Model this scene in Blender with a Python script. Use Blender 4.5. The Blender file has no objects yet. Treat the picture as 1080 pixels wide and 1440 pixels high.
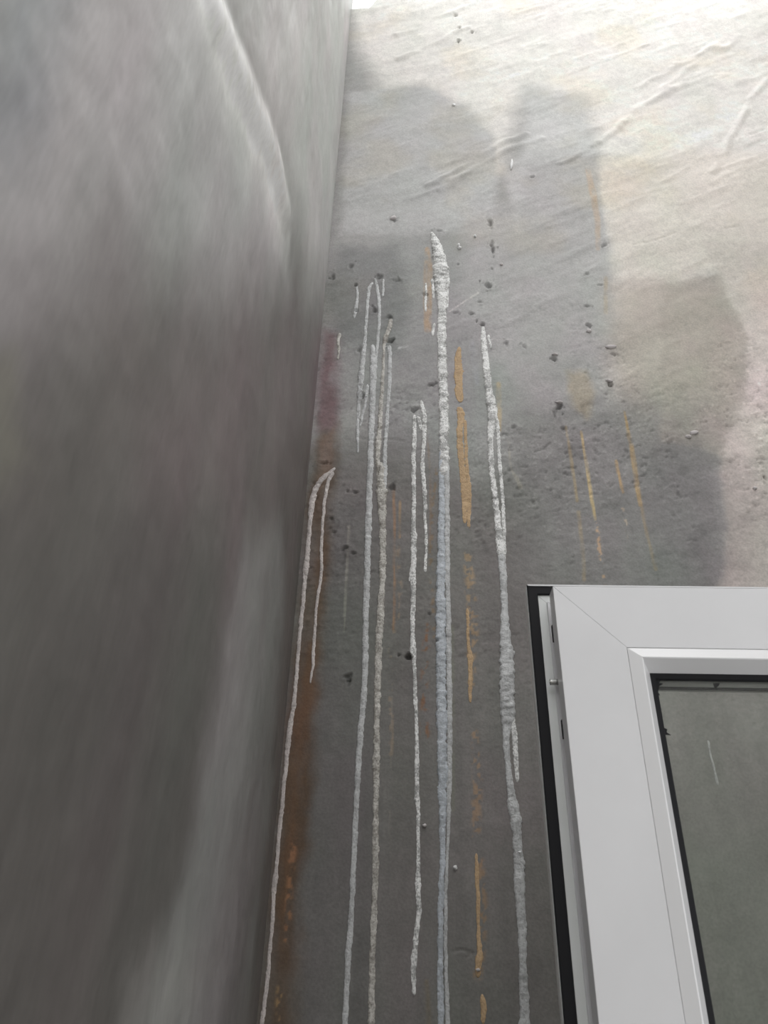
import bpy, bmesh, math, random
import numpy as np
from mathutils import Vector, Matrix

# ---------------------------------------------------------------- camera
FPX, PITCH, ROLL, YAW = 1075.7, math.radians(32.29), math.radians(1.586), math.radians(1.99)
ZC = 1.50            # eye height above the yard floor
D = 1.20             # plastered back wall, metres ahead of the eye
XL = -0.190          # left wall
DS = 0.80            # plane of the open sash
XR = 1.23            # right wall that carries the window
YB = -2.60           # unseen wall added behind the camera

def cam_axes(p, r, y):
    cp, sp = math.cos(p), math.sin(p)
    ri = np.array([1, 0, 0.]); up = np.array([0, -sp, cp]); fw = np.array([0, cp, sp])
    r2 = math.cos(r)*ri + math.sin(r)*up; u2 = -math.sin(r)*ri + math.cos(r)*up
    M = np.stack([r2, u2, fw], 1)
    Y = np.array([[math.cos(y), -math.sin(y), 0], [math.sin(y), math.cos(y), 0], [0, 0, 1]])
    return Y @ M
CM = cam_axes(PITCH, ROLL, YAW)
cam = bpy.data.cameras.new('camera'); camo = bpy.data.objects.new('camera', cam)
bpy.context.scene.collection.objects.link(camo)
cam.sensor_fit = 'VERTICAL'; cam.sensor_height = 24.0; cam.lens = 24.0*FPX/1440.0
cam.clip_start = 0.01
mw = Matrix.Identity(4)
for i in range(3):
    mw[i][0] = CM[i, 0]; mw[i][1] = CM[i, 1]; mw[i][2] = -CM[i, 2]
mw[2][3] = ZC
camo.matrix_world = mw
cam.dof.use_dof = True; cam.dof.focus_distance = 1.35; cam.dof.aperture_fstop = 9.0
S = bpy.context.scene; S.camera = camo

# ---------------------------------------------------------------- light: an overcast sky over the open yard
S.view_settings.view_transform = 'Standard'; S.view_settings.look = 'None'
S.view_settings.gamma = 1.0; S.view_settings.use_curve_mapping = False
S.view_settings.exposure = 0.0
SKY = 2.9
w = bpy.data.worlds.new('world'); S.world = w; w.use_nodes = True
nt = w.node_tree; nt.nodes.clear()
wo = nt.nodes.new('ShaderNodeOutputWorld'); bg = nt.nodes.new('ShaderNodeBackground')
tc = nt.nodes.new('ShaderNodeTexCoord'); sx = nt.nodes.new('ShaderNodeSeparateXYZ')
cr = nt.nodes.new('ShaderNodeValToRGB')
cr.color_ramp.elements[0].position = 0.0; cr.color_ramp.elements[0].color = (.42, .43, .44, 1)
cr.color_ramp.elements[1].position = 1.0; cr.color_ramp.elements[1].color = (1.0, .995, .985, 1)
nt.links.new(tc.outputs['Generated'], sx.inputs[0]); nt.links.new(sx.outputs['Z'], cr.inputs[0])
nt.links.new(cr.outputs[0], bg.inputs['Color']); bg.inputs['Strength'].default_value = SKY
nt.links.new(bg.outputs[0], wo.inputs[0])

COL = S.collection
rng = np.random.RandomState(7)

# ---------------------------------------------------------------- helpers
def ray(px, py):
    return CM @ np.array([(px-540)/FPX, (720-py)/FPX, 1.0])
def onback(px, py, Y=D):                     # photo survey point -> metres on a plane facing the camera
    d = ray(px, py); t = Y/d[1]; return d[0]*t, ZC + d[2]*t
def onleft(px, py):
    d = ray(px, py); t = XL/d[0]; return d[1]*t, ZC + d[2]*t
def mmpx(px, py, f):                         # metres that one survey pixel spans sideways
    a = f(px-1, py); b = f(px+1, py)
    return math.hypot(a[0]-b[0], a[1]-b[1])/2

TAB = np.random.RandomState(3).rand(64, 256, 256).astype(np.float32)
def vn(x, y, k):
    T = TAB[k % 64]
    x0 = np.floor(x).astype(int); y0 = np.floor(y).astype(int)
    fx = x-x0; fy = y-y0; fx = fx*fx*(3-2*fx); fy = fy*fy*(3-2*fy)
    a = T[y0 & 255, x0 & 255]; b = T[y0 & 255, (x0+1) & 255]
    c = T[(y0+1) & 255, x0 & 255]; d = T[(y0+1) & 255, (x0+1) & 255]
    return ((a*(1-fx)+b*fx)*(1-fy)+(c*(1-fx)+d*fx)*fy)*2-1
def fbm(x, y, s, k, o=4, ay=1.0, g=.5):
    r = 0; a = 1; n = 0
    for i in range(o):
        r = r + a*vn(x/s*2**i + 31.7*i, y/(s*ay)*2**i + 17.3*i, k+i); n += a; a *= g
    return r/n
def rot(x, y, deg):
    c, s_ = math.cos(math.radians(deg)), math.sin(math.radians(deg)); return x*c+y*s_, -x*s_+y*c
def sm(t):
    t = np.clip(t, 0, 1); return t*t*(3-2*t)
def sdf(x, y, P):
    """signed distance (negative inside) of points to a closed polygon"""
    n = len(P); dmin = np.full(x.shape, 1e9); ins = np.zeros(x.shape, bool)
    for i in range(n):
        ax, ay = P[i]; bx, by = P[(i+1) % n]; ex, ey = bx-ax, by-ay
        l2 = ex*ex+ey*ey+1e-12
        t = np.clip(((x-ax)*ex+(y-ay)*ey)/l2, 0, 1)
        dmin = np.minimum(dmin, (x-ax-t*ex)**2+(y-ay-t*ey)**2)
        c = ((ay > y) != (by > y)); 
        if by != ay: ins ^= c & (x < (bx-ax)*(y-ay)/(by-ay)+ax)
    return np.where(ins, -1, 1)*np.sqrt(dmin)
def seg(x, y, P, W):
    """1 at the middle of a polyline with half-widths W, falling to 0 at its rim"""
    m = np.zeros(x.shape)
    for i in range(len(P)-1):
        ax, ay = P[i]; bx, by = P[i+1]; ex, ey = bx-ax, by-ay
        t = np.clip(((x-ax)*ex+(y-ay)*ey)/(ex*ex+ey*ey+1e-12), 0, 1)
        wd = W[i]*(1-t)+W[i+1]*t
        m = np.maximum(m, 1-np.hypot(x-ax-t*ex, y-ay-t*ey)/wd)
    return m

def mat(name, color=(.8, .8, .8), rough=.5, metal=0, spec=.5):
    m = bpy.data.materials.new(name); m.use_nodes = True
    b = m.node_tree.nodes['Principled BSDF']
    b.inputs['Base Color'].default_value = (*color, 1); b.inputs['Roughness'].default_value = rough
    b.inputs['Metallic'].default_value = metal; b.inputs['Specular IOR Level'].default_value = spec
    return m
def N(m, t): return m.node_tree.nodes.new(t)
def L(m, a, b): m.node_tree.links.new(a, b)
def bsdf(m): return m.node_tree.nodes['Principled BSDF']

def plaster_mat(name, fine=1.0, rough=(.55, .8), stretch=(1, 1, 1), spec=.5, grain=1.0):
    """plaster: stain colour from the wall's own map, grain, fine relief"""
    m = mat(name); b = bsdf(m); b.inputs['Specular IOR Level'].default_value = spec
    at = N(m, 'ShaderNodeAttribute'); at.attribute_name = 'stain'
    tc = N(m, 'ShaderNodeTexCoord'); mp = N(m, 'ShaderNodeMapping'); mp.inputs['Scale'].default_value = stretch
    L(m, tc.outputs['Object'], mp.inputs[0])
    n1 = N(m, 'ShaderNodeTexNoise'); n1.inputs['Scale'].default_value = 260; n1.inputs['Detail'].default_value = 5
    n2 = N(m, 'ShaderNodeTexNoise'); n2.inputs['Scale'].default_value = 60; n2.inputs['Detail'].default_value = 6
    L(m, mp.outputs[0], n1.inputs[0]); L(m, mp.outputs[0], n2.inputs[0])
    r1 = N(m, 'ShaderNodeMapRange'); r1.inputs[1].default_value = .3; r1.inputs[2].default_value = .7
    r1.inputs[3].default_value = 1-.17*grain; r1.inputs[4].default_value = 1+.17*grain
    r2 = N(m, 'ShaderNodeMapRange'); r2.inputs[1].default_value = .3; r2.inputs[2].default_value = .7
    r2.inputs[3].default_value = 1-.10*grain; r2.inputs[4].default_value = 1+.10*grain
    L(m, n1.outputs[0], r1.inputs[0]); L(m, n2.outputs[0], r2.inputs[0])
    mu = N(m, 'ShaderNodeMath'); mu.operation = 'MULTIPLY'; L(m, r1.outputs[0], mu.inputs[0]); L(m, r2.outputs[0], mu.inputs[1])
    vm = N(m, 'ShaderNodeVectorMath'); vm.operation = 'SCALE'; L(m, at.outputs['Color'], vm.inputs[0]); L(m, mu.outputs[0], vm.inputs['Scale'])
    L(m, vm.outputs[0], b.inputs['Base Color'])
    rr = N(m, 'ShaderNodeMapRange'); rr.inputs[3].default_value = rough[0]; rr.inputs[4].default_value = rough[1]
    L(m, n2.outputs[0], rr.inputs[0]); L(m, rr.outputs[0], b.inputs['Roughness'])
    bp = N(m, 'ShaderNodeBump'); bp.inputs['Distance'].default_value = .00055*fine; bp.inputs['Strength'].default_value = 1.0
    ad = N(m, 'ShaderNodeMath'); ad.operation = 'MULTIPLY_ADD'; ad.inputs[1].default_value = .8
    L(m, n1.outputs[0], ad.inputs[0]); L(m, n2.outputs[0], ad.inputs[2])
    L(m, ad.outputs[0], bp.inputs['Height']); L(m, bp.outputs[0], b.inputs['Normal'])
    return m

def grid_mesh(name, V, nu, nv, colour, m, back=None):
    """V (nv,nu,3) front surface; back: same-shape flat rear surface -> closed slab"""
    vs = V.reshape(-1, 3)
    i = np.arange(nu-1)[None, :] + nu*np.arange(nv-1)[:, None]
    q = np.stack([i, i+1, i+1+nu, i+nu], -1).reshape(-1, 4)
    if back is not None:
        per = np.concatenate([np.arange(nu), nu-1+nu*np.arange(1, nv), (nv-1)*nu+np.arange(nu-2, -1, -1), nu*np.arange(nv-2, 0, -1)])
        base = len(vs); bk = back.reshape(-1, 3)[per]
        vs = np.concatenate([vs, bk]); k = len(per); j = np.arange(k)
        rim = np.stack([per[j], base+j, base+(j+1) % k, per[(j+1) % k]], -1)
        q = np.concatenate([q, rim])
    me = bpy.data.meshes.new(name)
    me.vertices.add(len(vs)); me.vertices.foreach_set('co', vs.astype(np.float32).ravel())
    me.loops.add(q.size); me.loops.foreach_set('vertex_index', q.astype(np.int32).ravel())
    me.polygons.add(len(q)); me.polygons.foreach_set('loop_start', (np.arange(len(q))*4).astype(np.int32))
    me.polygons.foreach_set('use_smooth', np.ones(len(q), bool))
    me.update(calc_edges=True)
    if colour is not None:
        a = me.color_attributes.new('stain', 'FLOAT_COLOR', 'POINT')  # stains, plus light and shade painted into the colour
        c = np.ones((len(vs), 4), np.float32); c[:, :3] = .3; c[:colour.reshape(-1, 3).shape[0], :3] = colour.reshape(-1, 3)
        a.data.foreach_set('color', c.ravel())
    me.materials.append(m)
    return me
def link(name, me, parent=None, **props):
    o = bpy.data.objects.new(name, me); COL.objects.link(o)
    if parent: o.parent = parent
    for k, v in props.items(): o[k] = v
    return o
def bm_obj(name, bm, m, parent=None, smooth=False, bevel=0, **props):
    me = bpy.data.meshes.new(name); bmesh.ops.recalc_face_normals(bm, faces=bm.faces[:]); bm.to_mesh(me); bm.free()
    me.materials.append(m)
    if smooth:
        for p in me.polygons: p.use_smooth = True
    o = link(name, me, parent, **props)
    if bevel:
        md = o.modifiers.new('bevel', 'BEVEL'); md.width = bevel; md.segments = 2; md.limit_method = 'ANGLE'; md.angle_limit = math.radians(25)
    return o
def bx(bm, x0, x1, y0, y1, z0, z1):
    v = [bm.verts.new(p) for p in [(x0,y0,z0),(x1,y0,z0),(x1,y1,z0),(x0,y1,z0),(x0,y0,z1),(x1,y0,z1),(x1,y1,z1),(x0,y1,z1)]]
    for f in [(0,1,2,3),(4,5,6,7),(0,1,5,4),(1,2,6,5),(2,3,7,6),(3,0,4,7)]: bm.faces.new([v[i] for i in f])

# ================================================================ STAINS of the back wall (albedo in linear RGB)
def S2L(c):
    c = np.array(c, float)/255
    return np.where(c <= .04045, c/12.92, ((c+.055)/1.055)**2.4)

def paint(x, z, base, layers, f, warp=1.0):
    wx = fbm(x, z, .06, 11, 4)*.012*warp + fbm(x, z, .012, 15, 3)*.003*warp
    wz = fbm(x, z, .06, 21, 4)*.012*warp + fbm(x, z, .012, 25, 3)*.003*warp
    c = base
    for kind, P, soft, col, op in layers:
        cx = sum(p[0] for p in P)/len(P); cy = sum(p[1] for p in P)/len(P)
        k = mmpx(cx, cy, f); Q = [f(p[0], p[1]) for p in P]
        if kind == 'poly':
            m = sm(.5 - sdf(x+wx, z+wz, Q)/(soft*k))
        elif kind == 'line':                                   # P rows: px, py, width in px
            W = [max(p[2]*mmpx(p[0], p[1], f)*.5, 1e-4) for p in P]
            m = sm(seg(x+wx*.12, z, Q, W)*soft)
            br = fbm(x, z, .01, 33, 3, ay=3.0)
            m = m*np.clip(.85+br*1.1, 0, 1)
        elif kind == 'dots':
            W = [max(p[2]*mmpx(p[0], p[1], f)*.5, 1e-4) for p in P]
            m = sm(seg(x+wx*.3, z, Q, W)*soft)*sm((fbm(x, z, .006, 41, 2, ay=1.3)-.0)*4)
        if isinstance(op, tuple): m = m*op[0]*np.clip(1+op[1]*fbm(x, z, .03, 51, 4, ay=op[2] if len(op) > 2 else 1.)*1.6, 0, 1.4)
        else: m = m*op
        m = np.clip(m, 0, 1)[..., None]
        c = c*(1-m)+np.array(col)*m
    return c

DRY = (.85, .82, .775); DAMP = (.39, .383, .374); WET = (.175, .166, .155)
BACK = [
 # pale dry plaster up and right
 ('poly', [(400,-400),(1500,-400),(1500,1000),(1010,830),(1028,740),(1010,650),(1046,560),(1052,470),(1010,380),(940,400),(880,430),(858,380),(845,300),(838,215),(822,140),(740,125),(700,240),(690,190),(650,150),(600,122),(540,126),(500,60)], 60, DRY, (.95,.15)),
 ('poly', [(846,240),(870,225),(1000,210),(1300,240),(1300,520),(1050,470),(1000,385),(880,430),(850,330)], 50, (.72,.665,.60), .8),
 # sharp edges of the damp patches
 ('poly', [(490,130),(540,126),(600,122),(650,150),(690,190),(702,250),(690,330),(640,330),(480,330)], 14, (.54,.54,.535), .8),
 ('poly', [(742,140),(815,142),(826,165),(838,215),(845,300),(856,330),(850,420),(760,430),(720,330),(712,240),(742,210)], 18, (.58,.575,.57), .7),
 ('poly', [(742,235),(838,215),(848,300),(858,420),(884,600),(690,600),(715,400)], 16, (.45,.44,.435), .75),
 ('poly', [(740,120),(830,130),(838,215),(742,215)], 44, (.66,.655,.645), .5),
 ('poly', [(858,400),(940,395),(1010,400),(1052,470),(1046,560),(1015,640),(900,650),(860,540)], 60, (.54,.485,.43), .9),
 ('poly', [(700,560),(1000,560),(1012,640),(1028,740),(1006,900),(700,900)], 110, (.27,.265,.257), .85),
 ('poly', [(700,640),(1000,600),(1014,650),(1028,740),(1006,900),(700,900)], 60, (.25,.246,.24), .5),
 ('poly', [(1012,640),(1028,740),(1008,830),(1400,860),(1400,560),(1046,560)], 14, (.50,.455,.42), .9),
 ('poly', [(990,340),(1012,385),(1052,470),(1046,560),(1012,640),(1400,660),(1400,340)], 14, (.68,.62,.575), .9),
 ('poly', [(930,400),(1010,388),(1052,470),(1046,560),(1012,640),(930,620)], 12, (.44,.395,.35), .5),
 ('poly', [(900,640),(980,620),(1016,655),(1028,740),(1008,830),(920,830)], 40, (.22,.217,.214), .5),
 ('poly', [(560,330),(700,330),(720,560),(690,640),(540,660),(480,500),(480,360)], 80, (.36,.36,.358), .75),
 ('poly', [(478,345),(520,352),(560,345),(575,420),(560,500),(470,480),(455,400)], 30, (.235,.24,.235), .8),
 # pale grey bloom right of the rightmost run
 ('poly', [(660,300),(720,290),(735,480),(720,520),(680,500),(650,420)], 40, (.50,.485,.485), .6),
 ('poly', [(735,640),(760,660),(750,830),(720,830),(716,700)], 40, (.25,.245,.24), .5),
 # long wet field below
 ('poly', [(350,640),(560,620),(740,700),(745,800),(900,900),(1200,1000),(1200,2200),(200,2200)], 160, (.175,.166,.155), .85),
 ('poly', [(380,720),(520,700),(530,1000),(520,1500),(300,1500)], 60, (.15,.145,.14), .7),
 ('poly', [(540,800),(600,800),(610,1300),(540,1400)], 40, (.16,.152,.142), .5),
 # wall behind the sash, painted paler to offset the shade there
 ('poly', [(900,930),(1200,930),(1300,1600),(1000,1600)], 80, (.27,.27,.25), .9),
 ('line', [(1030,1040,8),(1080,1015,8),(1150,990,8)], 1.2, (.33,.33,.31), .5),
 # rust brown flood beside the leftmost run
 ('poly', [(450,585),(476,590),(468,700),(458,800),(446,950),(444,1100),(426,1220),(416,1440),(405,1700),(330,1700),(362,1440),(378,1300),(398,1100),(412,900),(428,720)], 26, (.125,.082,.052), (.85,.6,4)),
 ('poly', [(415,1180),(428,1100),(440,1000),(446,900),(430,900),(412,1120),(395,1300),(400,1330)], 16, (.17,.088,.042), (.5,1.0,4)),
 ('poly', [(452,465),(470,470),(474,520),(472,600),(446,600),(446,520)], 30, (.235,.16,.165), (.9,.6,3)),
 ('poly', [(448,610),(470,600),(466,655),(445,690)], 12, (.26,.17,.13), .6),
 # tan and ochre runs that only stain
 ('line', [(601,350,8),(602,380,16),(601,425,15),(602,464,13)], 2.5, (.50,.36,.24), (.8,.3)),
 ('line', [(826,240,10),(833,270,14),(840,310,12),(841,350,9)], 1.6, (.55,.42,.31), (.7,.4)),
 ('line', [(852,390,8),(852,440,8)], 1.6, (.45,.37,.26), (.5,.4)),
 ('line', [(701,540,10),(703,575,9),(703,605,7)], 2.2, (.52,.42,.29), .85),
 ('line', [(714,618,4),(719,660,4),(733,685,10)], 1.6, (.45,.42,.36), .6),
 ('line', [(553,688,6),(555,760,4),(553,885,5)], 1.6, (.36,.23,.14), .9),
 ('line', [(562,705,4),(562,755,4)], 1.8, (.38,.28,.17), .9),
 ('dots', [(561,770,8),(562,860,8),(550,900,8),(550,1060,8)], 1.6, (.36,.28,.2), .6),
 ('line', [(817,607,4),(826,660,6),(837,730,5)], 2.2, (.58,.46,.25), .95),
 ('dots', [(837,730,7),(845,780,7),(852,824,6)], 2.0, (.58,.42,.28), .95),
 ('line', [(878,578,4),(884,610,7),(890,640,10),(897,690,10),(900,710,8)], 1.6, (.48,.34,.17), (.8,.4)),
 ('line', [(900,705,8),(912,760,6),(922,800,8)], 1.4, (.40,.31,.19), .55),
 ('line', [(866,648,5),(872,675,6),(876,692,5)], 2.0, (.52,.36,.18), .8),
 ('dots', [(876,715,6),(886,766,5)], 2.0, (.55,.45,.35), .9),
 ('line', [(796,600,5),(804,650,6),(812,704,7)], 1.6, (.44,.35,.21), .7),
 ('line', [(814,720,8),(818,760,8),(822,815,8)], 1.5, (.42,.34,.22), .6),
 ('poly', [(798,520),(826,518),(836,548),(824,590),(806,570),(796,540)], 16, (.44,.36,.25), .6),
 ('line', [(490,740,5),(487,800,4),(483,888,4)], 1.6, (.32,.31,.27), .7),
 ('dots', [(492,960,6),(492,985,4)], 1.6, (.32,.31,.29), .8),
 ('line', [(551,980,4),(550,1080,3)], 1.4, (.30,.27,.23), .5),
 ('line', [(549,1140,3),(548,1200,3)], 1.4, (.28,.26,.23), .5),
 ('dots', [(600,880,16),(597,980,18),(597,1040,18)], 1.2, (.26,.13,.06), .8),
 ('dots', [(612,660,6),(606,760,8),(610,900,8)], 1.2, (.25,.16,.07), .6),
 ('line', [(598,590,5),(603,640,5),(606,720,5),(604,760,4)], 1.2, (.28,.19,.12), .5),
 ('dots', [(395,1390,14),(393,1440,16),(390,1480,16)], 1.4, (.40,.25,.12), .9),
 ('dots', [(414,1180,14),(408,1250,16),(404,1320,14)], 1.3, (.36,.18,.09), .8),
 ('line', [(636,880,8),(638,1000,8),(637,1140,7)], 1.3, (.22,.23,.18), .6),
 ('dots', [(660,780,20),(665,900,22),(663,960,16)], 1.4, (.42,.30,.18), .8),
 ('dots', [(668,1030,14),(672,1100,22),(671,1172,22)], 1.3, (.38,.26,.16), .75),
 ('dots', [(676,1210,18),(678,1300,22),(672,1370,22)], 1.2, (.38,.25,.14), .7),
 ('line', [(600,1380,10),(602,1440,14)], 1.0, (.22,.17,.09), .5),
 # scratches in the plaster
 ('line', [(632,438,3),(655,422,3),(672,412,4)], 2.5, (.62,.60,.58), .9),
 ('line', [(664,480,12),(668,520,14),(672,540,8)], 1.0, (.42,.42,.47), .5),
 ('line', [(688,476,3),(722,476,3)], 2.0, (.6,.58,.57), .7),
 ('line', [(574,487,3),(561,489,4)], 2.0, (.6,.6,.6), .9),
]

PITS = [(690,314,5,9,7),(693,352,5,9,8),(691,345,4,5,6),(686,402,8,7,8),(679,456,6,6,9),(779,505,7,6,9),(859,541,7,6,9),
        (787,572,8,7,9),(575,924,11,7,12),(548,446,6,5,7),(582,577,9,6,8),(550,685,7,5,7),(828,458,7,4,5),(748,250,6,3,4),
        (598,415,8,4,5),(468,390,5,8,5),(493,376,6,6,4),(500,402,5,4,6),(501,438,6,5,7),(533,391,7,6,6),(527,437,5,5,6),
        (548,480,10,4,6),(552,478,5,3,5),(644,372,4,3,3),(863,497,10,3,4),(455,651,8,4,5),(500,692,9,4,5),(485,770,10,4,5),
        (497,778,10,3,4),(488,951,9,6,6),(489,957,6,5,5),(466,730,4,5,3),(505,492,6,8,4),(509,556,5,8,4),(612,538,9,3,4),
        (605,541,9,3,4),(692,340,3,3,5),(692,378,4,3,4),(675,424,8,3,3),(663,441,8,3,3),(793,602,7,4,5),(1076,670,5,6,5),
        (615,325,8,3,3),(560,395,9,4,3),(555,310,8,4,4),(470,748,5,4,4),(712,483,5,7,3),(640,440,9,3,3),(603,862,5,4,4),
        (615,901,4,4,4),(622,1150,5,3,3),(780,583,4,12,4),(737,487,5,5,3),(722,600,9,4,3),(825,385,6,4,4),(850,345,7,4,4),
        (843,400,7,3,4),(826,430,8,4,4),(640,22,5,4,9),(646,40,5,4,9),(645,59,4,4,8),(664,46,4,3,7),(252,980,0,0,0)]
CRACKS = [[(520,610),(545,600),(560,588),(575,580),(584,572),(600,545),(612,538)], [(578,640),(590,632),(600,633),(614,638)],
          [(640,600),(648,590),(650,582)], [(505,616),(520,620),(545,618),(568,620)], [(644,567),(655,563)], [(640,578),(655,577)], [(545,310),(555,307)], [(785,575),(786,590),(790,600),(800,604),(806,590)],
          [(660,440),(668,443)], [(1020,322),(1040,318)], [(890,345),(925,338),(950,328)], [(635,1338),(650,1335),(665,1340),(655,1345)]]
RIDGES = [[(600,265),(640,240),(700,205),(740,190)], [(870,180),(930,130),(990,80),(1030,60)], [(790,230),(830,205),(840,200)],
          [(560,50),(620,25),(665,5)], [(845,200),(900,150),(960,120),(1080,90)], [(900,120),(960,90),(1010,60)], [(560,80),(600,65),(660,40)],
          [(620,270),(700,215),(760,195)], [(1000,240),(1060,130),(1080,110)], [(950,90),(1000,70),(1050,50)]]

def band(x, z):
    h = z-ZC
    return np.exp(-((h-.85)/.38)**2)*sm(fbm(x, z, .14, 53, 3)*1.6+.55)
def fleck(x, z):
    a, b = rot(x, z, 20)
    return np.clip((fbm(a, b, .011, 55, 3, ay=.55)-.30)*3.5, 0, 1)*band(x, z)
def fleck2(x, z):
    a, b = rot(x, z, 20)
    return np.clip((fbm(a, b, .010, 57, 3, ay=.5)-.30)*3.5, 0, 1)*band(x, z)
def back_disp(x, z):
    """relief of the back wall towards the camera, metres"""
    h = z-ZC
    up = sm((h-.6)/1.2)
    a, b = rot(x, z, 32)
    d = fbm(x, z, .35, 1, 3)*.004
    d = d + fbm(a, b, .30, 5, 4, ay=.28)*.0045*(.35+.65*up)
    tr = fbm(a, b, .10, 9, 4, ay=.25)
    d = d + np.maximum(tr, 0)**1.5*.006*up*(fbm(x, z, .3, 13, 2)*.5+.7)
    d = d + fbm(x, z, .035, 17, 4)*.0008*(1-.5*up)
    mid = np.exp(-((h-.75)/.35)**2)
    d = d + fbm(x, z, .012, 20, 3, ay=.6)*.0007*(.15+mid)
    g = fleck(x, z); d = d-g*.0022+fleck2(x, z)*.0015
    for px, py, rx, ry, dp in PITS:
        if rx == 0: continue
        k = mmpx(px, py, onback); cx, cz = onback(px, py)
        kz = abs(onback(px, py-1)[1]-onback(px, py+1)[1])/2
        q = ((x-cx)/(rx*k*.46))**2+((z-cz)/(ry*kz*.46))**2
        m = q < 14
        qq = np.clip(q[m]*(1+1.3*fbm(x[m], z[m], .006, 61, 2)), 0, 50)
        d[m] += -dp*.001*np.exp(-qq**1.3)+.0012*np.exp(-(np.sqrt(qq)-1.7)**2*3)
    for P in CRACKS:
        k = mmpx(*P[0], onback); Q = [onback(*p) for p in P]
        s_ = seg(x+fbm(x, z, .01, 44, 2)*.002, z+fbm(x, z, .01, 46, 2)*.002, Q, [2.0*k]*len(P)); d = d-np.clip(s_, 0, 1)*.0018
    for P in RIDGES:
        k = mmpx(*P[0], onback); Q = [onback(*p) for p in P]
        s_ = np.clip(seg(x+fbm(x, z, .1, 44, 2)*.01, z+fbm(x, z, .08, 46, 2)*.02, Q, [9*k]*len(P)), 0, 1)
        d = d+sm(s_)*.005*np.clip(fbm(x, z, .08, 47, 2)+.6, 0, 1)
    return d

# ---------------- back wall
NU, NV = 620, 900
xs = np.linspace(XL-.03, XR+.02, NU)
t = np.linspace(0, 1, NV)
zt = 1.5+2.302*D
# rows: coarse below the picture, finest at eye level, coarser towards the top
rows = np.concatenate([np.linspace(0, 1.32, 30, endpoint=False), 1.32+(zt-1.32)*((np.linspace(0, 1, NV-30)*.55)+(np.linspace(0, 1, NV-30)**2)*.45)])
X, Z = np.meshgrid(xs, rows)
u0 = onback(494, 10)[0]; u1 = onback(542, 0)[0]
ztop = zt+.03*fbm(xs, xs*0, .2, 2, 3)+.10
notch = 1-sm((xs-(u1-.055))/.075)
ztop = ztop-notch*(ztop-(onback(510, 12)[1]+.008*fbm(xs, xs*0, .03, 4, 2)))
Z = np.where(Z > 3.6, 3.6+(Z-3.6)*(ztop[None, :]-3.6)/(zt-3.6), Z)
base = np.zeros(X.shape+(3,)); base[:] = DAMP
col = paint(X, Z, base, BACK, onback)
h = Z-ZC
# mottling of tone and of tint, drawn-down grime, trowel marks
a_, b_ = rot(X, Z, 32)
tone = 1+.10*fbm(X, Z, .25, 3, 5)+.09*fbm(a_, b_, .12, 6, 5, ay=.35)+.06*fbm(X, Z, .02, 8, 4)
tone = tone+.10*fbm(X, Z, .014, 12, 4, ay=14)*sm((1.0-h)/.6)
tone = tone-.16*sm(fbm(X, Z, .035, 14, 4, ay=.7)*2.2-.3)*np.exp(-((h-.85)/.3)**2)
col = col*(1-.30*fleck(X, Z)+.30*fleck2(X, Z))[..., None]
tone2 = 1+.22*fbm(a_, b_, .05, 62, 4, ay=.5)*band(X, Z)
col = col*tone2[..., None]
tintp = fbm(X, Z, .09, 28, 3, ay=1.5)
col = col*(1-.22*np.exp(-np.clip(X-XL, 0, 9)/.022)*sm((h-.7)/.6))[..., None]  # shade of the upper wall corner painted into the colour
col = col*tone[..., None]
col = col*(1+np.stack([.055*tintp, -.02*tintp, .035*tintp], -1)*(1.2-.8*sm((h-1.0)/.8))[..., None])
yel = sm(fbm(X, Z, .16, 36, 4)*2)*sm((h-.9)/.8)
col = col*(1-yel[..., None]*np.array([0., .03, .09]))
for px, py, rx, ry, dp in PITS:      # shade of the holes painted into the colour
    if rx == 0: continue
    k = mmpx(px, py, onback); cx, cz = onback(px, py); kz = abs(onback(px, py-1)[1]-onback(px, py+1)[1])/2
    q = ((X-cx)/(rx*k*.46))**2+((Z-cz)/(ry*kz*.46))**2
    q = q*np.clip(1+1.3*fbm(X, Z, .006, 61, 2), .15, 3)
    col = col*(1-.42*np.exp(-q**1.2))[..., None]*1.0
col = np.clip(col, .02, .85)
dd = back_disp(X, Z)
V = np.stack([X, D-dd, Z], -1)
Bk = np.stack([X, np.full(X.shape, D+.12), Z], -1)
M_back = plaster_mat('damp_plaster', .8, (.55, .8), grain=.7)
link('wall_back', grid_mesh('wall_back', V, NU, NV, col, M_back, Bk), kind='structure')

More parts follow.
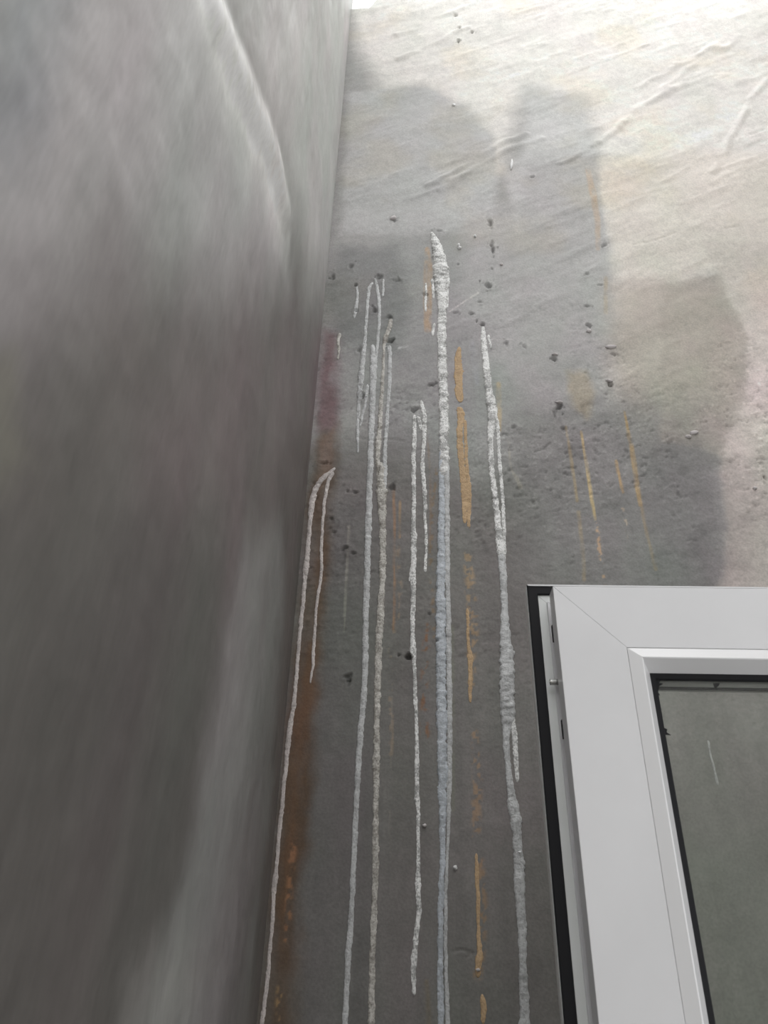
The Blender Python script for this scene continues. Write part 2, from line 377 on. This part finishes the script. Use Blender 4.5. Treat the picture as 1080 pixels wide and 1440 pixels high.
# ---------------- left wall
NU2, NV2 = 330, 560
ys = np.linspace(.06, D+.02, NU2)
zs = np.concatenate([np.linspace(0, 1.2, 30, endpoint=False), 1.2+3.15*(np.linspace(0, 1, NV2-30)*.6+np.linspace(0, 1, NV2-30)**2*.4)])
Yg, Zg = np.meshgrid(ys, zs)
LEFT = [
 ('poly', [(-200,-200),(290,-100),(330,100),(372,200),(400,280),(410,400),(300,420),(180,330),(60,420),(-200,500)], 120, (.54,.525,.53), .9),  # upper wall painted paler, its brighter light put into the colour
 ('poly', [(283,-30),(300,-20),(335,90),(362,160),(385,215),(402,280),(400,330),(380,290),(350,210),(318,140),(298,60)], 34, (.90,.89,.87), .95),  # bulge edge catching the sky: highlight painted into the colour
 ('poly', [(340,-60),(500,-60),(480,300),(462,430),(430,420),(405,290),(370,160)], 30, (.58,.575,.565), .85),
 ('line', [(286,-20,30),(306,40,34),(326,90,30),(350,150,26),(370,200,24),(388,250,22),(398,300,14)], 1.3, (.95,.94,.92), .9),  # bright core of that painted highlight, tailing off in the next row
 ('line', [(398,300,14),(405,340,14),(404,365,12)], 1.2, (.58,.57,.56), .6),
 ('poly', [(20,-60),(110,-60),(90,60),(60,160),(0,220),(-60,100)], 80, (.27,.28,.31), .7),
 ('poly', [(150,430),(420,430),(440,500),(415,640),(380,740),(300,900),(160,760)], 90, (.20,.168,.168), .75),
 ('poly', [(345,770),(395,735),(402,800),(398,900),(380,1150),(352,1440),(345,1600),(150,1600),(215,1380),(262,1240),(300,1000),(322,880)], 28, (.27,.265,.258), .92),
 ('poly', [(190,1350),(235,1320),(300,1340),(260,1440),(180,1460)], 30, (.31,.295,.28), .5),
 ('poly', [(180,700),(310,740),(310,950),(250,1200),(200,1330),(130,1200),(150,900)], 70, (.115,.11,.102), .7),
 ('poly', [(-100,480),(40,500),(50,640),(-100,700)], 60, (.22,.215,.17), .6),
 ('poly', [(410,660),(425,640),(405,1000),(378,1300),(366,1440),(352,1440),(380,1100),(395,900)], 10, (.17,.15,.145), .7),
 ('poly', [(438,470),(452,470),(445,640),(425,720)], 12, (.24,.19,.20), .6),
]
base = np.zeros(Yg.shape+(3,)); base[:] = (.122, .114, .105)  # dark base: light falloff down the wall painted into the colour
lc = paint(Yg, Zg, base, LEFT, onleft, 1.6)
hl = Zg-ZC
tn = 1+.16*fbm(Yg, Zg, .10, 3, 4, ay=3.5)+.10*fbm(Yg, Zg, .03, 7, 4, ay=5)+.06*fbm(Yg, Zg, .02, 9, 3)
ti = fbm(Yg, Zg, .13, 30, 3, ay=2)
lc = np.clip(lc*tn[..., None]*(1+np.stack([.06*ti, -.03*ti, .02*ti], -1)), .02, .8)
ld = fbm(Yg, Zg, .30, 4, 4)*.010+fbm(Yg, Zg, .06, 8, 4, ay=2.5)*.0025+fbm(Yg, Zg, .015, 12, 3)*.0006
Pr = [onleft(*p) for p in [(300,0),(335,90),(365,165),(388,225),(402,290)]]
ld = ld+sm(np.clip(seg(Yg, Zg, Pr, [.05]*5), 0, 1))*.008
fade = sm((D-Yg)/.06)
V2 = np.stack([XL+ld*fade, Yg, Zg], -1)
Bk2 = np.stack([np.full(Yg.shape, XL-.12), Yg, Zg], -1)
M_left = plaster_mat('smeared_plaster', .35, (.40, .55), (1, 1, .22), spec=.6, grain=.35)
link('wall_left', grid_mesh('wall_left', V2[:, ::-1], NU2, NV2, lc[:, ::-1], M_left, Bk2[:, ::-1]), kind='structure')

# ---------------- the rest of the yard, around and behind the camera
def plain_plaster(name, c):
    m = mat(name, c, .8); b = bsdf(m)
    n = N(m, 'ShaderNodeTexNoise'); n.inputs['Scale'].default_value = 3; n.inputs['Detail'].default_value = 8
    r = N(m, 'ShaderNodeValToRGB'); r.color_ramp.elements[0].position = .3; r.color_ramp.elements[1].position = .7
    r.color_ramp.elements[0].color = (*[v*.75 for v in c], 1); r.color_ramp.elements[1].color = (*[v*1.15 for v in c], 1)
    tc = N(m, 'ShaderNodeTexCoord'); L(m, tc.outputs['Object'], n.inputs[0]); L(m, n.outputs[0], r.inputs[0]); L(m, r.outputs[0], b.inputs['Base Color'])
    bp = N(m, 'ShaderNodeBump'); bp.inputs['Distance'].default_value = .003; L(m, n.outputs[0], bp.inputs['Height']); L(m, bp.outputs[0], b.inputs['Normal'])
    return m
M_yard = plain_plaster('yard_plaster', (.50, .49, .47)); M_floor = plain_plaster('yard_concrete', (.26, .25, .24))
SX0, SX1 = .1704, XR-.035            # sash rectangle (face)
SZ1 = ZC+.4062; SZ0 = SZ1-1.18
bm = bmesh.new(); bx(bm, -2.6, XR+.16, YB-.12, D+.12, -.1, 0.0); bm_obj('floor', bm, M_floor, kind='structure')
bm = bmesh.new(); bx(bm, -2.6, XR+.16, YB-.12, YB, 0, 2.6); bm_obj('wall_front_added', bm, M_yard, kind='structure')  # unseen wall, added to darken what the glass reflects
oy1 = DS+.02; oy0 = oy1-1.10; oz0 = SZ0-.03; oz1 = SZ1+.03   # opening of the window in the right wall
bm = bmesh.new()
bx(bm, XR, XR+.16, YB, oy0, 0, 4.25); bx(bm, XR, XR+.16, oy1+.03, D, 0, 4.25)
bx(bm, XR, XR+.16, oy0, oy1+.03, 0, oz0); bx(bm, XR, XR+.16, oy0, oy1+.03, oz1, 4.25)
bm_obj('wall_right', bm, M_yard, kind='structure')

# ================================================================ the open window sash
M_white = mat('white_coated_aluminium', (.76, .76, .775), .38)
M_bead = mat('white_glazing_bead', (.84, .84, .85), .25)
M_rub = mat('black_rubber', (.010, .010, .012), .7, 0, .3)
M_alu = mat('bare_aluminium', (.78, .79, .78), .4, .1)
M_flange = mat('pale_inner_flange', (.80, .82, .81), .35)
M_groove = mat('groove_shadow_grey', (.30, .30, .31), .5, .4)
M_steel = mat('zinc_steel', (.72, .72, .70), .22, 1.0)
for m_, s_ in ((M_white, 6), (M_flange, 9)):           # faint handling dirt
    n = N(m_, 'ShaderNodeTexNoise'); n.inputs['Scale'].default_value = s_; n.inputs['Detail'].default_value = 6
    c = bsdf(m_).inputs['Base Color'].default_value[:3]; r = N(m_, 'ShaderNodeValToRGB')
    r.color_ramp.elements[0].position = .3; r.color_ramp.elements[0].color = (*[v*.93 for v in c], 1)
    r.color_ramp.elements[1].position = .6; r.color_ramp.elements[1].color = (*c, 1)
    tc = N(m_, 'ShaderNodeTexCoord'); L(m_, tc.outputs['Object'], n.inputs[0]); L(m_, n.outputs[0], r.inputs[0]); L(m_, r.outputs[0], bsdf(m_).inputs['Base Color'])
M_glass = bpy.data.materials.new('window_glass'); M_glass.use_nodes = True
_n = M_glass.node_tree; _n.nodes.clear()
o_ = _n.nodes.new('ShaderNodeOutputMaterial'); mx = _n.nodes.new('ShaderNodeMixShader'); fr = _n.nodes.new('ShaderNodeFresnel')
tr = _n.nodes.new('ShaderNodeBsdfTransparent'); gl = _n.nodes.new('ShaderNodeBsdfGlossy')
tr.inputs[0].default_value = (.965, .972, .96, 1); gl.inputs['Roughness'].default_value = .01; fr.inputs[0].default_value = 1.5
_n.links.new(fr.outputs[0], mx.inputs[0]); _n.links.new(tr.outputs[0], mx.inputs[1]); _n.links.new(gl.outputs[0], mx.inputs[2]); _n.links.new(mx.outputs[0], o_.inputs[0])

win = bpy.data.objects.new('window_1', None); COL.objects.link(win); win.location = (SX1, DS, SZ0)
win['kind'] = 'structure'; win['label'] = 'white aluminium window sash standing open in front of the stained plaster wall'; win['category'] = 'window'
OFF = Vector((-SX1, -DS, -SZ0))
def rect_piece(name, side, prof, m, bevel=0, **props):
    """one mitred bar of a rectangle; prof: closed list of (inset from the sash's outer edge, depth behind its face)"""
    bm = bmesh.new(); ends = []
    for e in (0, 1):
        row = []
        for a, d in prof:
            if side == 'left':   p = (SX0+a, DS+d, SZ1-a if e else SZ0+a)
            if side == 'right':  p = (SX1-a, DS+d, SZ1-a if e else SZ0+a)
            if side == 'top':    p = (SX1-a if e else SX0+a, DS+d, SZ1-a)
            if side == 'bottom': p = (SX1-a if e else SX0+a, DS+d, SZ0+a)
            row.append(bm.verts.new(Vector(p)+OFF))
        ends.append(row)
    n = len(prof)
    for i in range(n): bm.faces.new([ends[0][i], ends[0][(i+1) % n], ends[1][(i+1) % n], ends[1][i]])
    bm.faces.new(ends[0]); bm.faces.new(ends[1])
    return bm_obj(name, bm, m, win, bevel=bevel, **props)
FW = .0745
P_body = [(0, 0), (FW, 0), (FW, .013), (FW, .058), (0, .058), (0, .045), (0, .0405), (.012, .0405), (.012, .024), (0, .024), (0, .012)]
P_flange = [(-.0226, .0452), (.004, .0452), (.004, .060), (-.0226, .060)]
P_lip = [(-.0226, .0405), (-.0208, .0405), (-.0208, .0452), (-.0226, .0452)]
P_fgask = [(-.0222, .0428), (-.0212, .0418), (-.0110, .0418), (-.0100, .0428), (-.0100, .0451), (-.0222, .0451)]
P_bead = [(FW+.0004, .0004), (FW+.0130, -.0058), (FW+.0143, -.0050), (FW+.0247, .0132), (FW+.0247, .0170), (FW+.0004, .0170)]
P_gask = [(FW+.0235, .0128), (FW+.0300, .0138), (FW+.0312, .0155), (FW+.0312, .0174), (FW+.0235, .0174)]
P_space = [(FW+.006, .0222), (FW+.0322, .0222), (FW+.0322, .0340), (FW+.006, .0340)]
P_rgask = [(FW+.020, .0388), (FW+.0325, .0388), (FW+.0325, .0440), (FW+.020, .0440)]
P_rear = [(FW-.002, .0442), (FW+.0290, .0442), (FW+.0290, .058), (FW-.002, .058)]
for sd in ('left', 'right', 'top', 'bottom'):
    rect_piece('stile' if sd in ('left', 'right') else 'rail', sd, P_body, M_white, bevel=.0006)
    rect_piece('flange', sd, P_flange, M_flange, bevel=.0004, label='thin pale overlap flange behind the sash edge')
    if sd in ('top', 'bottom'): rect_piece('flange_lip', sd, P_lip, M_white)
    rect_piece('flange_gasket', sd, P_fgask, M_rub, label='black rubber seal along the flange')
    rect_piece('glazing_bead', sd, P_bead, M_bead, bevel=.0004)
    rect_piece('glazing_gasket', sd, P_gask, M_rub, label='black rubber gasket against the glass')
    rect_piece('spacer_bar', sd, P_space, M_alu, label='grey metal spacer between the panes')
    rect_piece('rear_gasket', sd, P_rgask, M_rub)
    rect_piece('rear_bead', sd, P_rear, M_white)
for d0 in (.0176, .0342):
    bm = bmesh.new(); a = FW+.006
    bx(bm, SX0+a-SX1, -a, d0, d0+.0044, a, SZ1-SZ0-a)
    bm_obj('glass_pane', bm, M_glass, win)
# locking hardware in the side groove: drive rail, roller cam, slots
bm = bmesh.new(); bx(bm, SX0+.006-SX1, SX0+.010-SX1, .0262, .0385, .06, SZ1-SZ0-.055); bm_obj('drive_rail', bm, M_groove, win)
def roller(py, r):
    zz = onback(775, py, DS+.032)[1]-SZ0
    bm = bmesh.new()
    bmesh.ops.create_cone(bm, cap_ends=True, segments=28, radius1=r, radius2=r, depth=.009, matrix=Matrix.Translation((SX0-SX1-.003, .0325, zz)) @ Matrix.Rotation(math.pi/2, 4, 'Y'))
    bmesh.ops.create_cone(bm, cap_ends=True, segments=20, radius1=r*.62, radius2=r*.62, depth=.016, matrix=Matrix.Translation((SX0-SX1+.002, .0325, zz)) @ Matrix.Rotation(math.pi/2, 4, 'Y'))
    bmesh.ops.create_cone(bm, cap_ends=True, segments=6, radius1=r*.38, radius2=r*.38, depth=.0104, matrix=Matrix.Translation((SX0-SX1-.003, .0325, zz)) @ Matrix.Rotation(math.pi/2, 4, 'Y'))
    bm_obj('roller_cam', bm, M_steel, win, bevel=.0004, label='small shiny metal locking roller on the sash edge')
roller(959, .0036)
zz = onback(775, 1800, DS+.032)[1]-SZ0
for py in (893, 1027):
    z1 = onback(785, py, DS+.03)[1]-SZ0
    bm = bmesh.new(); bx(bm, SX0-.0006-SX1, SX0+.003-SX1, .0235, .0285, z1-.010, z1+.010); bm_obj('dark_slot', bm, M_rub, win)  # black blocks standing in for the shade inside the slots
# fixed frame in the right wall and the hinges that carry the sash
for nm, b in (('frame_jamb', (XR-.02, XR+.10, oy1-.03, oy1+.03, oz0, oz1)), ('frame_jamb', (XR-.02, XR+.10, oy0, oy0+.06, oz0, oz1)),
              ('frame_head', (XR-.02, XR+.10, oy0+.06, oy1-.03, oz1-.05, oz1)), ('frame_sill', (XR-.02, XR+.10, oy0+.06, oy1-.03, oz0, oz0+.05))):
    bm = bmesh.new(); bx(bm, b[0]-SX1, b[1]-SX1, b[2]-DS, b[3]-DS, b[4]-SZ0, b[5]-SZ0); bm_obj(nm, bm, M_white, win, bevel=.002)
for zz in (.15, 1.0):
    bm = bmesh.new()
    bmesh.ops.create_cone(bm, cap_ends=True, segments=20, radius1=.009, radius2=.009, depth=.09, matrix=Matrix.Translation((.010, .012, zz)))
    bx(bm, -.03, .022, -.004, .0, zz-.04, zz+.04)
    bm_obj('hinge', bm, M_white, win, bevel=.001)

# ================================================================ dried runs on the wall
def crust_mat(name, c, c2, rough=.33, spec=.6, grain=330):
    m = mat(name, c, rough, 0, spec); b = bsdf(m)
    tc = N(m, 'ShaderNodeTexCoord')
    n1 = N(m, 'ShaderNodeTexNoise'); n1.inputs['Scale'].default_value = grain; n1.inputs['Detail'].default_value = 4
    n2 = N(m, 'ShaderNodeTexNoise'); n2.inputs['Scale'].default_value = 45; n2.inputs['Detail'].default_value = 5
    L(m, tc.outputs['Object'], n1.inputs[0]); L(m, tc.outputs['Object'], n2.inputs[0])
    mx = N(m, 'ShaderNodeMath'); mx.operation = 'MULTIPLY'; L(m, n1.outputs[0], mx.inputs[0]); L(m, n2.outputs[0], mx.inputs[1])
    r = N(m, 'ShaderNodeValToRGB'); r.color_ramp.elements[0].position = .17; r.color_ramp.elements[1].position = .29
    r.color_ramp.elements[0].color = (*[v*.72 for v in c2], 1); r.color_ramp.elements[1].color = (*c, 1)
    L(m, mx.outputs[0], r.inputs[0]); L(m, r.outputs[0], b.inputs['Base Color'])
    bp = N(m, 'ShaderNodeBump'); bp.inputs['Distance'].default_value = .0012; L(m, n1.outputs[0], bp.inputs['Height']); L(m, bp.outputs[0], b.inputs['Normal'])
    return m
M_c = {
 'white':  crust_mat('white_crust', (.90, .90, .89), (.52, .52, .51)),
 'pale':   crust_mat('pale_grey_crust', (.60, .61, .615), (.58, .585, .59)),
 'blue':   crust_mat('bluish_crust', (.56, .60, .65), (.56, .60, .64), .35),
 'pink':   crust_mat('pinkish_crust', (.66, .60, .58), (.66, .60, .58)),
 'dirty':  crust_mat('dirty_crust', (.60, .58, .54), (.42, .39, .35)),
 'ochre':  crust_mat('ochre_crust', (.60, .43, .26), (.66, .46, .28), .65, .3),
}
NACR = 9
def strand_mesh(name, P, m, lump=.35, seed=0, thick=.26, drop=.0015):
    """P rows: survey px, py, width in px. A crusted bead lying on the wall's own relief."""
    pts = []
    for px, py, wd in P:
        x, z = onback(px, py); pts.append((x, z, (1.0 if thick < .15 else .93 if wd < 7.6 else 1.0 if wd < 12 else 1.08)*wd*mmpx(px, py, onback)))
    pts = np.array(pts); s_ = np.concatenate([[0], np.cumsum(np.hypot(np.diff(pts[:, 0]), np.diff(pts[:, 1])))])
    step = .0022; n = max(6, int(s_[-1]/step)); tt = np.linspace(0, s_[-1], n)
    cx = np.interp(tt, s_, pts[:, 0]); cz = np.interp(tt, s_, pts[:, 1]); w_ = np.interp(tt, s_, pts[:, 2])
    k = 3
    if n > 12:
        ker = np.ones(2*k+1)/(2*k+1)
        sm_ = lambda a: np.convolve(np.pad(a, k, 'edge'), ker, 'valid')
        cx = sm_(cx); w_ = sm_(w_)
    so = seed*7.31
    cx = cx+vn(tt/.02+so, tt*0+so, 30)*.0007+vn(tt/.006+so, tt*0+1, 31)*.0003
    w_ = w_*(1+.22*vn(tt/.012+so, tt*0+so, 32)*lump*1.4+.14*vn(tt/.0035+so, tt*0+2, 33)*lump*2)
    cap = np.sqrt(np.clip(np.minimum(tt, s_[-1]-tt)/(w_*.8+1e-6), 0, 1))
    w_ = w_*(.25+.75*cap)
    ang = np.sin(np.linspace(-1, 1, NACR)*math.pi/2)
    A, T = np.meshgrid(ang, tt)
    Wd = w_[:, None]
    xx = cx[:, None]+A*Wd/2*(1+.12*vn(T/.005+so, A*2+so, 34)+.16*vn(T/.0018+so, np.sign(A)*3+so, 37))
    zz = cz[:, None]+A*0
    prof = np.sqrt(np.clip(1-A*A, 0, 1))
    hgt = Wd*thick*prof*(.7+.45*vn(T/.006+so, A*1.6+9, 35)*lump*2+.25*vn(T/.0026+so, A*3+9, 36)*lump*2)
    hgt = np.minimum(np.maximum(hgt, .0004*prof), .012)*(.3+.7*cap[:, None])
    base = back_disp(xx, zz)
    off = np.where(np.abs(A) > .99, -.0015, hgt+.0002)
    yy = D-base-off
    V = np.stack([xx, yy, zz], -1)
    rear = np.stack([xx, np.full(xx.shape, 0)+D-base+.002, zz], -1)
    me = grid_mesh(name, V[:, ::-1], NACR, n, None, m, rear[:, ::-1])
    return me
def run(name, label, cat, group, mkey, strands, **kw):
    if len(strands) == 1:
        o = link(name, strand_mesh(name, strands[0], M_c[mkey], **kw))
    else:
        o = bpy.data.objects.new(name, None); COL.objects.link(o)
        x, z = onback(*strands[0][0][:2]); o.location = (x, D, z)
        for i, P in enumerate(strands):
            mk = M_c[mkey]
            if isinstance(P, tuple): mk = M_c[P[0]]; P = P[1]
            nm = 'main_run' if i == 0 else 'side_strand'
            c = link(nm, strand_mesh(nm, P, mk, seed=i+len(strands)*3, **{k: v for k, v in kw.items() if k != 'seed'}), o)
            c.location = (-x, -D, -z)
    o['label'] = label; o['category'] = cat; o['group'] = group
    return o
G = 'white crusted runs down the stained wall'
R = run
R('crusted_drip', 'thin pinkish-white run in the wall corner, forking near its top into a short twin', 'drip', G, 'pink', [
  [(471,657,5),(465,664,9),(457,670,10),(448,679,9),(440,697,9),(437,720,8),(436,733,7),(433,770,7),(430,800,9),(429,812,7),(426,850,6),(423,873,6.5),(418,940,6),(413,993,6.5),(407,1030,8),(402,1077,6),(397,1130,7),(392.5,1174,6),(388,1230,6.5),(387,1240,9),(385,1255,6),(381,1318,6),(375,1385,6.5),(369,1440,7),(358,1560,8)],
  [(468,662,8),(462,675,6),(457,700,5),(454,733,4.5),(452,770,4.5),(452,800,5),(449,825,4.5),(446,842,5),(444,870,4),(442,900,5),(441,915,6),(440,935,4.5),(436,961,3)]], lump=.3)
R('crusted_drip', 'tiny pale crusted drip above the pinkish run, beside the mauve stain', 'drip', G, 'dirty', [[(478,468,5),(475,480,5),(477,490,4),(475,505,3)]], seed=2)
R('crusted_drip', 'short pale drip under a small hole, highest and leftmost of the grey cluster', 'drip', G, 'pale', [[(502,404,3),(502.5,415,4.5),(501,430,5.5),(500,440,5),(498,448,3)]], seed=3)
R('crusted_drip', 'narrow ragged grey run that stops short at the left side of the cluster', 'drip', G, 'pale', [
  [(524,398,5),(519,406,6),(517,425,5),(515,450,5),(513,480,5.5),(510,505,8),(508,530,9),(505,560,7),(504,580,6),(503,600,5),(503,615,5),(503,637,2.5)],
  [(517,540,4),(515,560,5),(510,582,4),(506,600,3)]], lump=.5, seed=4)
R('crusted_drip', 'smooth pale grey run from the cluster to the bottom, second full-length run from the corner', 'drip', G, 'pale', [
  [(527,393,3),(530,403,5),(532,415,6),(533.5,435,5),(533,455,5),(531.5,475,5),(529,500,4),(528,530,4),(526,560,4),(524,590,4)],
  [(540,393,2.5),(539,405,4),(538,418,4)],
  [(524,484,7),(525,510,10),(524.5,530,9),(523.5,560,9),(523,590,9),(521.5,617,9),(520.7,660,9),(519,700,9),(518,740,9.5),(516.5,790,9),(515,840,9.5),(514,890,8.5),(513,940,9.5),(511,985,9),(508,1020,9),(505,1058,9),(502,1110,8),(499.5,1167,8),(497,1220,8),(495.6,1252,8.5),(494,1280,8),(492,1318,9),(491,1330,9),(488,1380,8.5),(485.5,1440,9),(480,1560,10)]], lump=.3, seed=5)
R('crusted_drip', 'lumpy cream-grey run close beside the pale grey one, fed by two strands', 'drip', G, 'dirty', [
  [(549,447,4),(549,456,7),(546,466,8),(542,474,8),(540,487,4),(539,510,4),(538.5,533,5),(536,560,7),(535,590,7),(532,625,8),(531,650,7),(533,675,8),(536,700,8)],
  ('pale', [(540,488,5),(548,486,8),(548,500,6.5),(548,533,6),(546,560,6),(544,590,6),(542,625,6.5),(541,650,7),(540,690,8)]),
  [(536,650,10),(536,680,13),(537,705,12),(538,740,10),(538.5,770,9.5),(538,800,10),(537,830,9),(535,857,10),(534,885,11),(532,923,10),(531,960,9),(530.5,990,9),(530,1030,8.5),(529,1069,10.5),(529,1110,8.5),(528,1174,9),(527.5,1233,10),(526,1270,9),(525,1311,9.5),(523.5,1350,8.5),(523,1388,9),(522,1440,10.5),(520,1560,11)]], lump=.45, seed=6)
R('crusted_drip', 'middle white run ending in a blunt tip, passing a dark hole', 'drip', G, 'white', [
  [(583,583,4),(583,597,6),(582.7,617,7),(581.5,640,6.5),(581.7,660,7),(582,690,6.5),(582,723,7),(581.7,748,8),(582,773,8),(581,800,7.5),(581,840,8),(580,870,7),(580,890,7),(580.5,915,9),(582,928,7),(583,950,6),(585,1000,6),(586,1040,6),(586,1058,6.5),(586,1100,7),(586,1124,8),(588,1136,5.5),(588,1180,5.5),(588,1213,5.5),(587.5,1230,6),(587,1238,10),(588,1250,7),(589,1283,8),(587,1300,7.5),(584,1322,9),(582.5,1345,8),(582,1361,8),(582,1380,7),(583,1400,6)],
  [(592,562,4),(594,570,7),(597,583,7),(597,600,7),(596.5,617,7),(595,635,6),(594,653,7),(596,675,7.5),(597,690,7.5),(598,710,6),(598,730,4.5),(600,767,4),(598,790,5),(598,804,5)],
  [(587,585,6),(590,595,7),(593,605,6)],
  [(579,795,3),(577,805,4),(576,817,3)],
  [(573,915,3),(579,914,4),(587,914,3)]], lump=.4, seed=7)
R('crusted_drip', 'widest bright white run with a bulbous pointed top, full length', 'drip', G, 'white', [
  [(607,327,4),(611,336,10),(615,350,14),(618,365,18),(620,377,20),(621,395,19),(620.5,410,16),(622,425,13),(622,440,12),(621,467,12),(622,490,12),(622,517,12.5),(623.5,545,12.5),(624,567,12.5),(624.5,600,13),(624.5,640,13),(624.5,670,13)],
  [(629,378,4),(630,395,5),(629,415,4),(629,433,3)], [(608,392,4),(609,405,5),(610,420,4)], [(599,398,3),(599.5,410,4),(598,425,4),(599,438,3)], [(611,455,4),(609,465,4.5),(608,473,3)],
  ('blue', [(621,600,5),(621,660,8),(621,740,10),(620,807,12),(620,873,13),(620,940,13.5),(621,1000,14),(621.5,1058,13),(622,1100,12.5),(622.5,1136,11),(622.5,1180,9),(622,1213,8.5),(620,1272,8.5),(619,1350,8.5),(620,1440,9),(620,1560,10)]),
  ('pale', [(628,650,8),(629,740,8),(629,807,8),(630,830,7),(631,873,8),(631.5,940,8),(632,1000,8),(632.5,1058,8),(631.5,1136,7),(630,1175,5),(628.5,1213,5),(627,1272,5.5),(627,1350,6),(629.5,1440,6.5),(630,1560,7)])], lump=.35, seed=8)
R('crusted_drip', 'rightmost full-length white run, splitting and rejoining beside the window sash', 'drip', G, 'white', [
  [(679,459,6),(680,475,8),(682,495,9.5),(684,515,9.5),(686,535,10),(688,550,11),(691,567,14),(693,580,14),(692,592,11),(689.5,617,9),(690,640,8),(691.7,660,8.5),(694,680,8.5),(696.7,700,9),(699,720,9.5),(701,740,10),(703,765,11),(704.5,785,12)],
  [(695,578,6),(699,595,7),(701,615,6),(702.5,640,5.5),(704,660,6),(706,690,5.5),(708,715,5.5),(709,740,6),(709,770,6),(709,792,6)],
  [(687,470,5),(691,490,3)],
  ('pale', [(705,775,10),(706.7,800,11),(709,840,10),(710,873,11.5),(711,895,15),(712.7,923,19),(713,950,20),(713.5,980,21),(714.5,1005,20),(713,1022,12),(711.5,1038,9.5),(713,1060,9),(715,1077,9),(718,1110,11),(722.5,1136,15),(725,1155,15),(727,1174,14),(728.5,1198,13),(730,1221,15),(731,1245,14),(732,1272,14),(734,1305,12),(735,1330,12),(736,1360,11),(736,1388,13),(737.5,1420,14),(739,1450,15),(743,1560,17)]),
  [(719,1000,6),(722,1018,8),(723.5,1038,8),(725,1055,8),(726.5,1077,7),(727,1100,6)],
  [(730,1195,5),(731,1203,6),(732,1218,6)]], lump=.3, seed=9)
R('crusted_drip', 'faint thin pale drip seen through the window glass', 'drip', G, 'pale', [[(997,1041,5),(998,1050,3.2),(1002,1072,3.2),(1007,1092,3.4),(1009,1098,5),(1010,1104,3)]], seed=10)
G2 = 'ochre rust runs right of the widest white run'
R('rust_run', 'ochre double run between the two brightest white runs, upper and longest', 'stain', G2, 'ochre', [
  [(646,487,4),(644,500,10),(645,520,13),(645,545,11),(647,565,12)], [(646,572,14),(649,580,13),(648,590,10),(646,605,9),(648,640,9),(651,670,9),(653,700,8),(654,735,6)],
  [(654,590,5),(655,620,5),(656,650,5),(658,680,9),(660,700,8),(659,742,4)]], lump=.25, seed=11, thick=.07)
R('rust_run', 'thin broken ochre run below the double one', 'stain', G2, 'ochre', [[(657,855,4),(658,880,5),(659,905,5),(661,925,8),(661,945,7),(661,965,7),(662,988,4)]], lump=.6, seed=12, thick=.16)
R('rust_run', 'thin orange run near the bottom, ending in a blob', 'stain', G2, 'ochre', [
  [(670,1200,4),(671,1225,6),(672,1260,7),(673,1290,6),(674,1322,6),(675,1335,10),(674,1350,9),(672,1366,11),(673,1375,6)]], lump=.4, seed=13, thick=.2)
R('rust_run', 'short brownish patch of crust at the very bottom under the orange blob', 'stain', G2, 'ochre', [[(678,1398,6),(680,1412,9),(680,1425,9),(679,1440,7)]], lump=.5, seed=14, thick=.2)

# plaster crumbs stuck to the wall: parts of it
wall = bpy.data.objects['wall_back']
M_crumb = mat('plaster_crumb', (.62, .58, .58), .7)
def crumb(px, py, wpx, hpx, tilt, m=M_crumb, seed=0):
    bm = bmesh.new(); bmesh.ops.create_icosphere(bm, subdivisions=2, radius=1)
    k = mmpx(px, py, onback); kz = abs(onback(px, py-1)[1]-onback(px, py+1)[1])/2; x, z = onback(px, py)
    dp = float(back_disp(np.array([[x]]), np.array([[z]]))[0, 0])
    r_ = np.random.RandomState(seed)
    for v in bm.verts: v.co *= 1+.28*(r_.rand()-.5)*2
    M = Matrix.Translation((x, D-dp-.0008, z)) @ Matrix.Rotation(math.radians(tilt), 4, 'Y') @ Matrix.Diagonal((wpx*k/2, .004, hpx*kz/2, 1))
    bm.transform(M)
    return bm_obj('plaster_crumb', bm, m, wall, smooth=True)
M_wc = mat('white_crumb', (.85, .85, .85), .4)
for i, a in enumerate([(976,608,14,5,-12,M_crumb),(968,614,8,4,10,M_crumb),(645,345,4,4,0,M_wc),(646,349,6,3,0,M_wc),(719,233,4,14,8,M_wc),
          (828,466,8,5,0,M_crumb),(858,488,16,5,-12,M_crumb),(780,499,9,3,0,M_crumb),(857,536,10,3,10,M_crumb),(786,566,10,3,5,M_crumb),
          (553,307,10,4,-30,M_crumb),(638,149,5,3,0,M_wc),(668,333,4,3,0,M_wc),(640,1220,6,7,0,M_wc),(597,1161,6,5,0,M_crumb),(730,1199,6,4,0,M_wc),
          (672,1364,7,6,0,M_crumb),(705,372,5,3,0,M_crumb),(1062,686,6,4,0,M_crumb)]):
    crumb(*a, seed=i)

# torn tufts of the glazing rubber
def scrap(px, py, pts, dep):
    bm = bmesh.new(); Y = DS+dep; lo = []; hi = []
    for dx, dy in pts:
        x, z = onback(px+dx, py+dy, Y)
        lo.append(bm.verts.new((x-SX1, dep, z-SZ0))); hi.append(bm.verts.new((x-SX1, dep-.0012, z-SZ0)))
    n = len(pts); bm.faces.new(lo); bm.faces.new(hi)
    for i in range(n): bm.faces.new([lo[i], lo[(i+1) % n], hi[(i+1) % n], hi[i]])
    bm_obj('rubber_tuft', bm, M_rub, win, label='torn black tuft of glazing rubber')
scrap(930, 1028, [(-3,-22),(2,-10),(4,-4),(8,-2),(7,2),(13,6),(5,5),(3,12),(4,24),(-1,14)], .0170)
scrap(922, 962, [(-3,-8),(6,-6),(5,-1),(10,0),(5,3),(3,12),(6,16),(1,14),(-2,8)], .0168)
scrap(1007, 964, [(-4,-3),(5,-3),(3,1),(0,4),(-3,2)], .0215)
